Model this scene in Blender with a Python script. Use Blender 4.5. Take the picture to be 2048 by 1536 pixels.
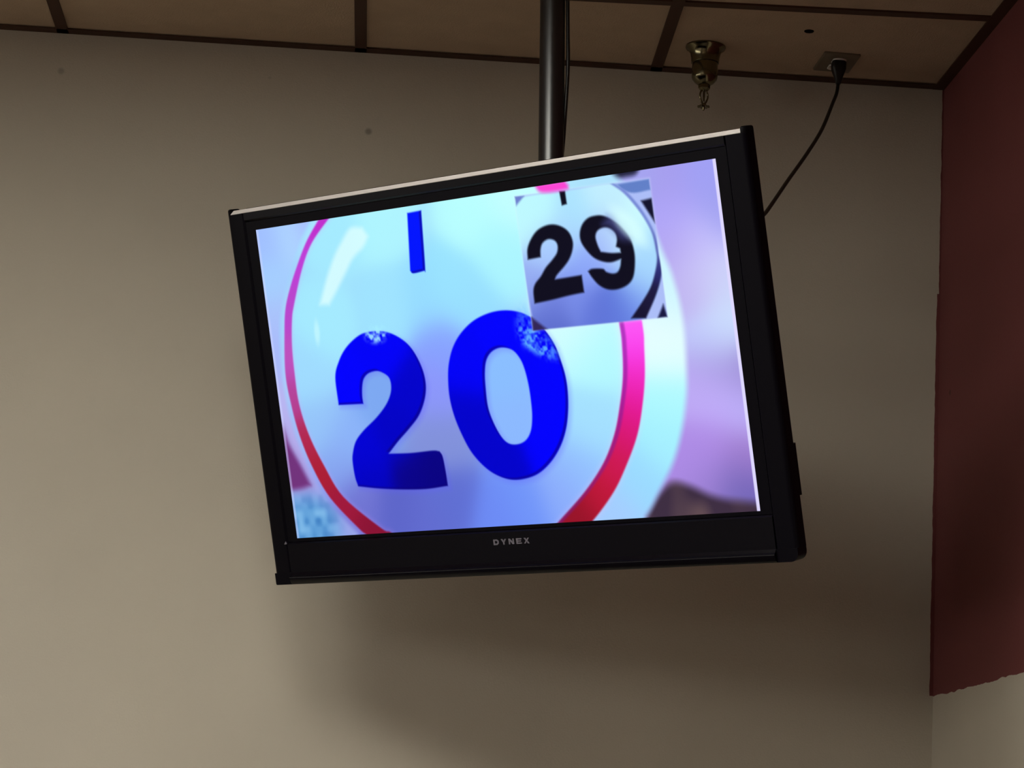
import bpy, bmesh, math
import numpy as np
from mathutils import Vector, Matrix

# ------------------------------------------------------------------ camera, world, exposure
for o in list(bpy.data.objects):
    bpy.data.objects.remove(o, do_unlink=True)
SC = bpy.context.scene
COL = SC.collection
EYE = 1.35                      # eye height above the floor; the room below is measured from the eye
CEIL = EYE + 1.7863             # ceiling height

cam_d = bpy.data.cameras.new('camera')
cam = bpy.data.objects.new('camera', cam_d)
COL.objects.link(cam)
cam_d.sensor_fit = 'HORIZONTAL'
cam_d.sensor_width = 36.0
cam_d.lens = 36.0 * 5461.02 / 2048.0
cam_d.clip_start = 0.05
cam_d.clip_end = 60
CR = Vector((0.99739108, -0.05252209, 0.04952228))
CU = Vector((-0.05905703, -0.19917543, 0.97818271))
CF = Vector((0.04151258, 0.97855535, 0.2017576))
m = Matrix.Identity(4)
for i in range(3):
    m[i][0], m[i][1], m[i][2] = CR[i], CU[i], -CF[i]
m.translation = (0, -5.38216, EYE)
cam.matrix_world = m
SC.camera = cam

w = bpy.data.worlds.new('world')
SC.world = w
w.use_nodes = True
w.node_tree.nodes['Background'].inputs[0].default_value = (0.02, 0.017, 0.014, 1)
w.node_tree.nodes['Background'].inputs[1].default_value = 1.0

vs = SC.view_settings
vs.view_transform = 'Standard'
vs.look = 'None'
vs.exposure = 0.0
vs.gamma = 1.0
vs.use_curve_mapping = False

LAMP = 15.5                      # radiance of the fluorescent panels
DAYLIGHT = 5.5                  # radiance of the frosted windows in the far left wall
LAMP_COL = (1.0, 0.985, 0.89)


# ------------------------------------------------------------------ helpers
def lin(c):
    c = c / 255.0
    return c / 12.92 if c <= 0.04045 else ((c + 0.055) / 1.055) ** 2.4


def rgb(r, g, b):
    return (lin(r), lin(g), lin(b), 1.0)


def mat(name, col, rough=0.6, metal=0.0, spec=0.5, noise=0.0, scale=8.0, bump=0.0, bscale=200.0, coat=0.0):
    mt = bpy.data.materials.new(name)
    mt.use_nodes = True
    nt = mt.node_tree
    b = nt.nodes['Principled BSDF']
    b.inputs['Base Color'].default_value = col
    b.inputs['Roughness'].default_value = rough
    b.inputs['Metallic'].default_value = metal
    b.inputs['Specular IOR Level'].default_value = spec
    b.inputs['Coat Weight'].default_value = coat
    tc = nt.nodes.new('ShaderNodeTexCoord')
    if noise:
        n = nt.nodes.new('ShaderNodeTexNoise')
        n.inputs['Scale'].default_value = scale
        n.inputs['Detail'].default_value = 6
        nt.links.new(tc.outputs['Object'], n.inputs['Vector'])
        mr = nt.nodes.new('ShaderNodeMapRange')
        mr.inputs['From Min'].default_value = 0.25
        mr.inputs['From Max'].default_value = 0.75
        mr.inputs['To Min'].default_value = 1 - noise
        mr.inputs['To Max'].default_value = 1 + noise
        nt.links.new(n.outputs['Fac'], mr.inputs['Value'])
        mx = nt.nodes.new('ShaderNodeVectorMath')
        mx.operation = 'SCALE'
        mx.inputs[0].default_value = col[:3]
        nt.links.new(mr.outputs[0], mx.inputs['Scale'])
        nt.links.new(mx.outputs[0], b.inputs['Base Color'])
    if bump:
        n2 = nt.nodes.new('ShaderNodeTexNoise')
        n2.inputs['Scale'].default_value = bscale
        n2.inputs['Detail'].default_value = 4
        nt.links.new(tc.outputs['Object'], n2.inputs['Vector'])
        bp = nt.nodes.new('ShaderNodeBump')
        bp.inputs['Strength'].default_value = bump
        bp.inputs['Distance'].default_value = 0.002
        nt.links.new(n2.outputs['Fac'], bp.inputs['Height'])
        nt.links.new(bp.outputs[0], b.inputs['Normal'])
    return mt


def link(name, me, material, parent=None):
    o = bpy.data.objects.new(name, me)
    COL.objects.link(o)
    if material and me and not me.materials:
        me.materials.append(material)
    if parent:
        o.parent = parent
    return o


def from_bm(name, bm, material, parent=None, smooth=None):
    bmesh.ops.recalc_face_normals(bm, faces=bm.faces)
    me = bpy.data.meshes.new(name)
    bm.to_mesh(me)
    bm.free()
    if smooth:
        for p in me.polygons:
            p.use_smooth = True
        me.set_sharp_from_angle(angle=math.radians(smooth))
    return link(name, me, material, parent)


def add_box(bm, lo, hi):
    v = [bm.verts.new((x, y, z)) for x in (lo[0], hi[0]) for y in (lo[1], hi[1]) for z in (lo[2], hi[2])]
    for f in ((0, 1, 3, 2), (4, 6, 7, 5), (0, 4, 5, 1), (2, 3, 7, 6), (0, 2, 6, 4), (1, 5, 7, 3)):
        bm.faces.new([v[i] for i in f])


def box(name, lo, hi, material, parent=None, bevel=0.0):
    bm = bmesh.new()
    add_box(bm, lo, hi)
    if bevel:
        bmesh.ops.bevel(bm, geom=list(bm.edges), offset=bevel, segments=3, profile=0.5, affect='EDGES')
    return from_bm(name, bm, material, parent, 35 if bevel else None)


def prism(name, pts, a, b, axis, material, parent=None, smooth=None):
    """closed 2-D outline pts extruded from a to b along axis ('x','y' or 'z')"""
    def P(p, t):
        return {'x': (t, p[0], p[1]), 'y': (p[0], t, p[1]), 'z': (p[0], p[1], t)}[axis]
    bm = bmesh.new()
    A = [bm.verts.new(P(p, a)) for p in pts]
    B = [bm.verts.new(P(p, b)) for p in pts]
    n = len(pts)
    bm.faces.new(A)
    bm.faces.new(list(reversed(B)))
    for i in range(n):
        bm.faces.new((A[i], A[(i + 1) % n], B[(i + 1) % n], B[i]))
    return from_bm(name, bm, material, parent, smooth)


def lathe(name, prof, material, parent=None, seg=40, smooth=40):
    """prof: list of (radius, z), revolved about z"""
    bm = bmesh.new()
    rings = []
    for r, z in prof:
        if r < 1e-6:
            rings.append([bm.verts.new((0, 0, z))])
        else:
            rings.append([bm.verts.new((r * math.cos(2 * math.pi * i / seg), r * math.sin(2 * math.pi * i / seg), z)) for i in range(seg)])
    for a, b in zip(rings, rings[1:]):
        for i in range(seg):
            j = (i + 1) % seg
            q = [a[i % len(a)], a[j % len(a)], b[j % len(b)], b[i % len(b)]]
            u = []
            for v in q:
                if v not in u:
                    u.append(v)
            if len(u) > 2:
                bm.faces.new(u)
    return from_bm(name, bm, material, parent, smooth)


def catmull(pts, n=10):
    P = [Vector(p) for p in pts]
    P = [2 * P[0] - P[1]] + P + [2 * P[-1] - P[-2]]
    out = []
    for i in range(1, len(P) - 2):
        for k in range(n):
            t = k / n
            a, b, c, d = P[i - 1:i + 3]
            out.append(0.5 * ((2 * b) + (c - a) * t + (2 * a - 5 * b + 4 * c - d) * t * t + (3 * b - a - 3 * c + d) * t ** 3))
    out.append(P[-2])
    return out


def tube(name, pts, rad, material, parent=None, seg=12):
    """pts: list of Vectors; rad: number or list"""
    bm = bmesh.new()
    n = len(pts)
    rads = rad if isinstance(rad, (list, tuple)) else [rad] * n
    rings = []
    side = None
    for i, p in enumerate(pts):
        t = (pts[min(i + 1, n - 1)] - pts[max(i - 1, 0)]).normalized()
        if side is None:
            side = t.orthogonal().normalized()
        side = (side - t * side.dot(t)).normalized()
        up = t.cross(side)
        rings.append([bm.verts.new(p + (side * math.cos(2 * math.pi * k / seg) + up * math.sin(2 * math.pi * k / seg)) * rads[i]) for k in range(seg)])
    for a, b in zip(rings, rings[1:]):
        for k in range(seg):
            bm.faces.new((a[k], a[(k + 1) % seg], b[(k + 1) % seg], b[k]))
    bm.faces.new(rings[0])
    bm.faces.new(list(reversed(rings[-1])))
    return from_bm(name, bm, material, parent, 50)


def arc(cx, cy, r, a0, a1, n=6):
    return [(cx + r * math.cos(math.radians(a0 + (a1 - a0) * i / n)), cy + r * math.sin(math.radians(a0 + (a1 - a0) * i / n))) for i in range(n + 1)]


def empty(name, loc, label=None, cat=None, group=None):
    o = bpy.data.objects.new(name, None)
    COL.objects.link(o)
    o.location = loc
    o.empty_display_size = 0.05
    if label:
        o['label'] = label
        o['category'] = cat
    if group:
        o['group'] = group
    return o


def structure(o, label=None, cat=None):
    o['kind'] = 'structure'
    if label:
        o['label'] = label
        o['category'] = cat
    return o


# ------------------------------------------------------------------ materials
def wall_material(name, base, spots, maroon=None):
    """painted drywall: base colour, tiny dark marks at spots (world), optional maroon paint region"""
    mt = mat(name, base, rough=0.75, spec=0.25, bump=0.25, bscale=260)
    nt = mt.node_tree
    b = nt.nodes['Principled BSDF']
    tc = nt.nodes['Texture Coordinate']
    n = nt.nodes.new('ShaderNodeTexNoise')
    n.inputs['Scale'].default_value = 2.5
    n.inputs['Detail'].default_value = 8
    nt.links.new(tc.outputs['Object'], n.inputs['Vector'])
    mr = nt.nodes.new('ShaderNodeMapRange')
    mr.inputs['From Min'].default_value = 0.3
    mr.inputs['From Max'].default_value = 0.7
    mr.inputs['To Min'].default_value = 0.95
    mr.inputs['To Max'].default_value = 1.04
    nt.links.new(n.outputs['Fac'], mr.inputs['Value'])
    cur = mr.outputs[0]
    for (p, r, k) in spots:
        d = nt.nodes.new('ShaderNodeVectorMath')
        d.operation = 'DISTANCE'
        d.inputs[1].default_value = p
        nt.links.new(tc.outputs['Object'], d.inputs[0])
        s = nt.nodes.new('ShaderNodeMapRange')
        s.interpolation_type = 'SMOOTHSTEP'
        s.inputs['From Min'].default_value = r * 0.3
        s.inputs['From Max'].default_value = r
        s.inputs['To Min'].default_value = k
        s.inputs['To Max'].default_value = 1.0
        nt.links.new(d.outputs['Value'], s.inputs['Value'])
        mu = nt.nodes.new('ShaderNodeMath')
        mu.operation = 'MULTIPLY'
        nt.links.new(cur, mu.inputs[0])
        nt.links.new(s.outputs[0], mu.inputs[1])
        cur = mu.outputs[0]
    colour = None
    if maroon:
        colour = maroon(nt, tc, base)
    sc = nt.nodes.new('ShaderNodeVectorMath')
    sc.operation = 'SCALE'
    sc.inputs[0].default_value = base[:3]
    if colour:
        nt.links.new(colour, sc.inputs[0])
    nt.links.new(cur, sc.inputs['Scale'])
    nt.links.new(sc.outputs[0], b.inputs['Base Color'])
    return mt


BEIGE = rgb(191, 182, 167)
MAROON = rgb(114, 60, 60)


def ragged(nt, tc, scale, amp):
    n = nt.nodes.new('ShaderNodeTexNoise')
    n.inputs['Scale'].default_value = scale
    n.inputs['Detail'].default_value = 3
    nt.links.new(tc.outputs['Object'], n.inputs['Vector'])
    mr = nt.nodes.new('ShaderNodeMapRange')
    mr.inputs['To Min'].default_value = -amp
    mr.inputs['To Max'].default_value = amp
    nt.links.new(n.outputs['Fac'], mr.inputs['Value'])
    return mr.outputs[0]


def math_node(nt, op, a, b=None):
    m_ = nt.nodes.new('ShaderNodeMath')
    m_.operation = op
    for i, v in enumerate((a, b)):
        if v is None:
            continue
        if isinstance(v, (int, float)):
            m_.inputs[i].default_value = v
        else:
            nt.links.new(v, m_.inputs[i])
    return m_.outputs[0]


def mix_paint(nt, fac, base):
    mx = nt.nodes.new('ShaderNodeMix')
    mx.data_type = 'RGBA'
    mx.inputs['A'].default_value = base
    mx.inputs['B'].default_value = MAROON
    nt.links.new(fac, mx.inputs['Factor'])
    return mx.outputs['Result']


def maroon_side(nt, tc, base):
    # maroon above a hand-cut paint line, beige below it
    s = nt.nodes.new('ShaderNodeSeparateXYZ')
    nt.links.new(tc.outputs['Object'], s.inputs[0])
    edge = math_node(nt, 'ADD', math_node(nt, 'MULTIPLY', s.outputs[1], 0.018), EYE + 0.527)
    edge = math_node(nt, 'ADD', edge, ragged(nt, tc, 22.0, 0.006))
    return mix_paint(nt, math_node(nt, 'GREATER_THAN', s.outputs[2], edge), base)


def maroon_back(nt, tc, base):
    # the maroon paint runs a few millimetres round the corner on to the beige wall
    s = nt.nodes.new('ShaderNodeSeparateXYZ')
    nt.links.new(tc.outputs['Object'], s.inputs[0])
    edge = math_node(nt, 'ADD', ragged(nt, tc, 30.0, 0.0025), 1.0915)
    low = math_node(nt, 'MULTIPLY', math_node(nt, 'LESS_THAN', s.outputs[2], EYE + 1.35), 0.004)
    edge = math_node(nt, 'SUBTRACT', edge, low)
    a = math_node(nt, 'GREATER_THAN', s.outputs[0], edge)
    b_ = math_node(nt, 'GREATER_THAN', s.outputs[2], EYE + 0.529)
    return mix_paint(nt, math_node(nt, 'MULTIPLY', a, b_), base)


M_BACK = wall_material('beige_drywall', BEIGE, [((-0.0915, 0, EYE + 1.6188), 0.010, 0.55), ((-0.7255, 0, EYE + 1.7061), 0.010, 0.7), ((-0.30, 0, EYE + 1.72), 0.005, 0.85)], maroon_back)
M_SIDE = wall_material('maroon_and_beige_drywall', BEIGE, [((1.0985, -0.0948, EYE + 1.1256), 0.008, 0.4)], maroon_side)
M_WALL = wall_material('plain_tan_drywall', rgb(112, 98, 84), [])
M_FLOOR = mat('vinyl_floor', rgb(66, 53, 45), rough=0.5, noise=0.12, scale=3.0)
M_TILE = mat('ceiling_tile_board', rgb(196, 174, 150), rough=0.95, spec=0.1, noise=0.06, scale=14.0, bump=0.5, bscale=320)
M_TBAR = mat('brown_painted_metal', rgb(70, 42, 28), rough=0.55, spec=0.3)
M_GLOSS = mat('gloss_black_plastic', rgb(9, 7, 14), rough=0.2, spec=0.2)
M_SATIN = mat('satin_black_plastic', rgb(9, 7, 14), rough=0.35, spec=0.08)
M_DULL = mat('matt_black_plastic', rgb(10, 8, 11), rough=0.55, spec=0.1)
M_POLE = mat('black_powder_coat', rgb(16, 13, 17), rough=0.31, spec=0.95)
M_RUBBER = mat('black_rubber', rgb(20, 15, 12), rough=0.4, spec=0.4)
M_BRASS = mat('dull_brass', rgb(126, 118, 92), rough=0.17, metal=1.0)
M_PLATE = mat('tan_cover_plate', rgb(112, 98, 80), rough=0.45)
M_IVORY = mat('ivory_plastic', rgb(225, 220, 215), rough=0.35)
M_STEEL = mat('steel', rgb(190, 190, 190), rough=0.3, metal=1.0)
M_SILVER = mat('silver_print', rgb(104, 99, 110), rough=0.5)
M_HIGHLIGHT = mat('painted_edge_highlight', rgb(236, 228, 226), rough=0.3, spec=0.5)  # near-white colour stands in for lamp light reflected by the black edge
M_HOLE = mat('dark_hole', rgb(22, 14, 10), rough=0.95, spec=0.0)
M_WHITE = mat('white_enamel', rgb(225, 220, 205), rough=0.4)

M_LENS = bpy.data.materials.new('lit_fluorescent_lens')
M_LENS.use_nodes = True
_b = M_LENS.node_tree.nodes['Principled BSDF']
_b.inputs['Base Color'].default_value = (0.8, 0.8, 0.8, 1)
_b.inputs['Emission Color'].default_value = LAMP_COL + (1,)
_b.inputs['Emission Strength'].default_value = LAMP

M_PANE = bpy.data.materials.new('daylit_frosted_glass')
M_PANE.use_nodes = True
_b = M_PANE.node_tree.nodes['Principled BSDF']
_b.inputs['Base Color'].default_value = (0.7, 0.72, 0.7, 1)
_b.inputs['Emission Color'].default_value = (1.0, 0.985, 0.90, 1)
_b.inputs['Emission Strength'].default_value = DAYLIGHT

# ------------------------------------------------------------------ the room
X0, Y0 = -12.4, -16.6           # far left wall, wall behind the camera
SD = Vector((0.0409, -0.9992, 0)).normalized()      # run of the right-hand wall, a touch out of square
SX = 1.0946


def side_x(y):
    return SX + SD.x / SD.y * y


structure(box('floor', (X0 - 0.1, Y0 - 0.1, -0.1), (1.75, 0.1, 0), M_FLOOR), 'tan vinyl floor of the hall', 'floor')
structure(box('wall_back', (X0 - 0.1, 0, 0), (1.75, 0.12, CEIL + 0.12), M_BACK), 'beige painted wall behind the television', 'wall')
WIN = [-1.2, -4.2, -7.2, -10.2]                 # near jambs of the windows in the far left wall
WW, WZ0, WZ1 = 1.8, 1.0, 2.4
bm = bmesh.new()
add_box(bm, (X0 - 0.12, Y0, 0), (X0, 0, WZ0))
add_box(bm, (X0 - 0.12, Y0, WZ1), (X0, 0, CEIL + 0.12))
ys = [0.0]
for y in WIN:
    ys += [y, y - WW]
ys.append(Y0)
for a, b in zip(ys[0::2], ys[1::2]):
    add_box(bm, (X0 - 0.12, b, WZ0), (X0, a, WZ1))
structure(from_bm('wall_left', bm, M_WALL), 'beige wall with windows far to the left', 'wall')
for i, y in enumerate(WIN):
    bm = bmesh.new()
    for a, b in (((y - WW, WZ0), (y, WZ0 + 0.05)), ((y - WW, WZ1 - 0.05), (y, WZ1)), ((y - WW, WZ0 + 0.05), (y - WW + 0.05, WZ1 - 0.05)), ((y - 0.05, WZ0 + 0.05), (y, WZ1 - 0.05)), ((y - WW / 2 - 0.025, WZ0 + 0.05), (y - WW / 2 + 0.025, WZ1 - 0.05))):
        add_box(bm, (X0 - 0.09, a[0], a[1]), (X0 - 0.03, b[0], b[1]))
    wf = structure(from_bm('window_%d' % (i + 1), bm, M_WHITE), 'frosted window in the far left wall, %s from the television wall' % ('first', 'second', 'third', 'fourth')[i], 'window')
    for y0, y1 in ((y - WW + 0.05, y - WW / 2 - 0.025), (y - WW / 2 + 0.025, y - 0.05)):
        box('pane', (X0 - 0.066, y0, WZ0 + 0.05), (X0 - 0.060, y1, WZ1 - 0.05), M_PANE, wf)
structure(box('wall_front', (X0 - 0.1, Y0 - 0.12, 0), (1.75, Y0, CEIL + 0.12), M_WALL), 'beige wall facing the television wall', 'wall')
structure(prism('wall_right', [(side_x(0), 0), (side_x(Y0), Y0), (side_x(Y0) + 0.12, Y0), (side_x(0) + 0.12, 0)], 0, CEIL + 0.12, 'z', M_SIDE),
          'maroon wall with a beige lower part at the right', 'wall')

# ceiling: deck, wall angles, T-bars and lay-in tiles
ceiling = structure(box('ceiling', (X0 - 0.1, Y0 - 0.1, CEIL + 0.06), (1.75, 0.1, CEIL + 0.12), M_HOLE), 'suspended ceiling of tan tiles in brown grid', 'ceiling')
PITCH = 0.61
BX = [-0.7274 + PITCH * k for k in range(-19, 4)]           # cross bars (run towards the camera)


def row_y(k, x):
    # bars parallel to the back wall, very slightly skewed; row 0 is the wall itself
    return 0.0 if k == 0 else -0.4215 - PITCH * (k - 1) - 0.045 * (x - 0.6)


NROW = 26
HB = 0.012                                                     # half width of a T-bar face
for k in range(1, NROW + 1):
    xa, xb = X0, side_x(row_y(k, 1.1)) 
    ya, yb = row_y(k, xa), row_y(k, xb)
    o = prism('t_bar', [(xa, ya - HB), (xb, yb - HB), (xb, yb + HB), (xa, ya + HB)], CEIL, CEIL + 0.03, 'z', M_TBAR, ceiling)
me_cross = {}
for x in BX:
    if x > side_x(0) or x < -5.3:
        continue
    for k in range(9):
        ya, yb = row_y(k, x) - (HB if k else 0), row_y(k + 1, x) + HB
        key = min(k, 1)
        if key not in me_cross or k == 0:
            o = prism('t_bar', [(-HB, yb - ya), (HB, yb - ya), (HB, 0), (-HB, 0)], 0, 0.03, 'z', M_TBAR, ceiling)
            me_cross[key] = o.data
        else:
            o = link('t_bar', me_cross[key], None, ceiling)
        o.location = (x, ya, CEIL)
# L-shaped wall angles
prism('wall_angle', [(0, CEIL), (-0.028, CEIL), (-0.028, CEIL + 0.002), (-0.002, CEIL + 0.002), (-0.002, CEIL + 0.03), (0, CEIL + 0.03)], X0, SX, 'x', M_TBAR, ceiling)
prism('wall_angle', [(side_x(0), 0), (side_x(Y0), Y0), (side_x(Y0) - 0.024, Y0), (side_x(0) - 0.024, 0)], CEIL - 0.0005, CEIL + 0.002, 'z', M_TBAR, ceiling)

FIX = [(-2, 3), (-1, 3)] + [(-5 - 2 * i, 8 + 4 * j) for i in range(8) for j in range(5)]      # (column, first row) of the two-cell lamps
fix_cells = set()
for c_, r_ in FIX:
    fix_cells |= {(c_, r_), (c_, r_ + 1)}
tile_me = {}
far_bm = bmesh.new()
ncol = len(BX)
EDGE = [X0] + [b for b in BX if X0 < b < side_x(0)] + [None]
for ci in range(len(EDGE) - 1):
    xl = EDGE[ci]
    col_id = round((xl + 0.7274) / PITCH) - 1                      # column -1 starts at x = -0.727 - 0.61 ... see FIX
    for k in range(NROW):
        if (col_id, k) in fix_cells:
            continue
        far = k > 8 or xl < -5.0
        xr = EDGE[ci + 1]
        xr_ = xr if xr is not None else side_x(row_y(k, 1.1))
        w_ = xr_ - xl
        y_tl, y_tr = row_y(k, xl), row_y(k, xr_)
        y_bl, y_br = row_y(k + 1, xl), row_y(k + 1, xr_)
        key = (round(w_, 3), round(y_tr - y_tl, 3), round(y_bl - y_tl, 3), round(y_br - y_tl, 3))
        g = 0.003
        if far:
            q = [(xl + g, y_tl - g), (xr_ - g, y_tr - g), (xr_ - g, y_br + g), (xl + g, y_bl + g)]
            va = [far_bm.verts.new((a, b, CEIL + 0.004)) for a, b in q]
            vb = [far_bm.verts.new((a, b, CEIL + 0.02)) for a, b in q]
            far_bm.faces.new(va)
            far_bm.faces.new(list(reversed(vb)))
            for i in range(4):
                far_bm.faces.new((va[i], va[(i + 1) % 4], vb[(i + 1) % 4], vb[i]))
            continue
        if key not in tile_me:
            o = prism('ceiling_tile', [(g, -g), (w_ - g, y_tr - y_tl - g), (w_ - g, y_br - y_tl + g), (g, y_bl - y_tl + g)], 0.004, 0.02, 'z', M_TILE, ceiling)
            tile_me[key] = o.data
        else:
            o = link('ceiling_tile', tile_me[key], None, ceiling)
        o.location = (xl, y_tl, CEIL)
from_bm('far_ceiling_tiles', far_bm, M_TILE, ceiling)['kind'] = 'stuff'
lathe('hole', [(0.0, -0.0006), (0.009, -0.0006), (0.011, 0.004), (0.0, 0.004)], M_HOLE, ceiling, 20).location = (0.7642, -0.2993, CEIL + 0.003)


# fluorescent troffers (out of the picture, they light the hall)
def troffer(c_, r_, label):
    xl = -0.7274 + PITCH * (c_ + 1)
    ya = row_y(r_, xl + 0.3)
    yb = row_y(r_ + 2, xl + 0.3)
    f = empty('ceiling_light', (xl + PITCH / 2, (ya + yb) / 2, CEIL), label, 'ceiling light', 'fluorescent lights in the tiled ceiling')
    hx, hy = PITCH / 2 - 0.02, (ya - yb) / 2 - 0.03
    bm = bmesh.new()
    for a, b in (((-hx, -hy), (hx, -hy + 0.03)), ((-hx, hy - 0.03), (hx, hy)), ((-hx, -hy + 0.03), (-hx + 0.03, hy - 0.03)), ((hx - 0.03, -hy + 0.03), (hx, hy - 0.03))):
        add_box(bm, (a[0], a[1], 0.0), (b[0], b[1], 0.04))
    from_bm('frame', bm, M_WHITE, f)
    box('diffuser', (-hx + 0.03, -hy + 0.03, 0.006), (hx - 0.03, hy - 0.03, 0.03), M_LENS, f)


names = ['nearest the television, left one of the pair', 'nearest the television, right one of the pair']
for i in range(8):
    for j in range(5):
        names.append('in row %s from the maroon wall, %s from the television' % (('one', 'two', 'three', 'four', 'five', 'six', 'seven', 'eight')[i], ('first', 'second', 'third', 'fourth', 'fifth')[j]))
for (c_, r_), nm in zip(FIX, names):
    troffer(c_, r_, 'white fluorescent ceiling light ' + nm)


# ------------------------------------------------------------------ television
TR = Vector((0.7516, -0.6595, -0.0090)).normalized()
TU = Vector((-0.1894, -0.2289, 0.9548)).normalized()
TN = TR.cross(TU).normalized()
TU = TN.cross(TR)
tv = empty('television', (0, 0, 0), 'black flat-screen television showing a bingo ball numbered 20', 'television')
mw = Matrix.Identity(4)
for i in range(3):
    mw[i][0], mw[i][1], mw[i][2] = TR[i], -TN[i], TU[i]
mw.translation = (0.15915, -0.77614, EYE + 0.98731)
tv.matrix_world = mw
AW, AH = 1.018, 1.018 * 9 / 16          # lit picture area

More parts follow.
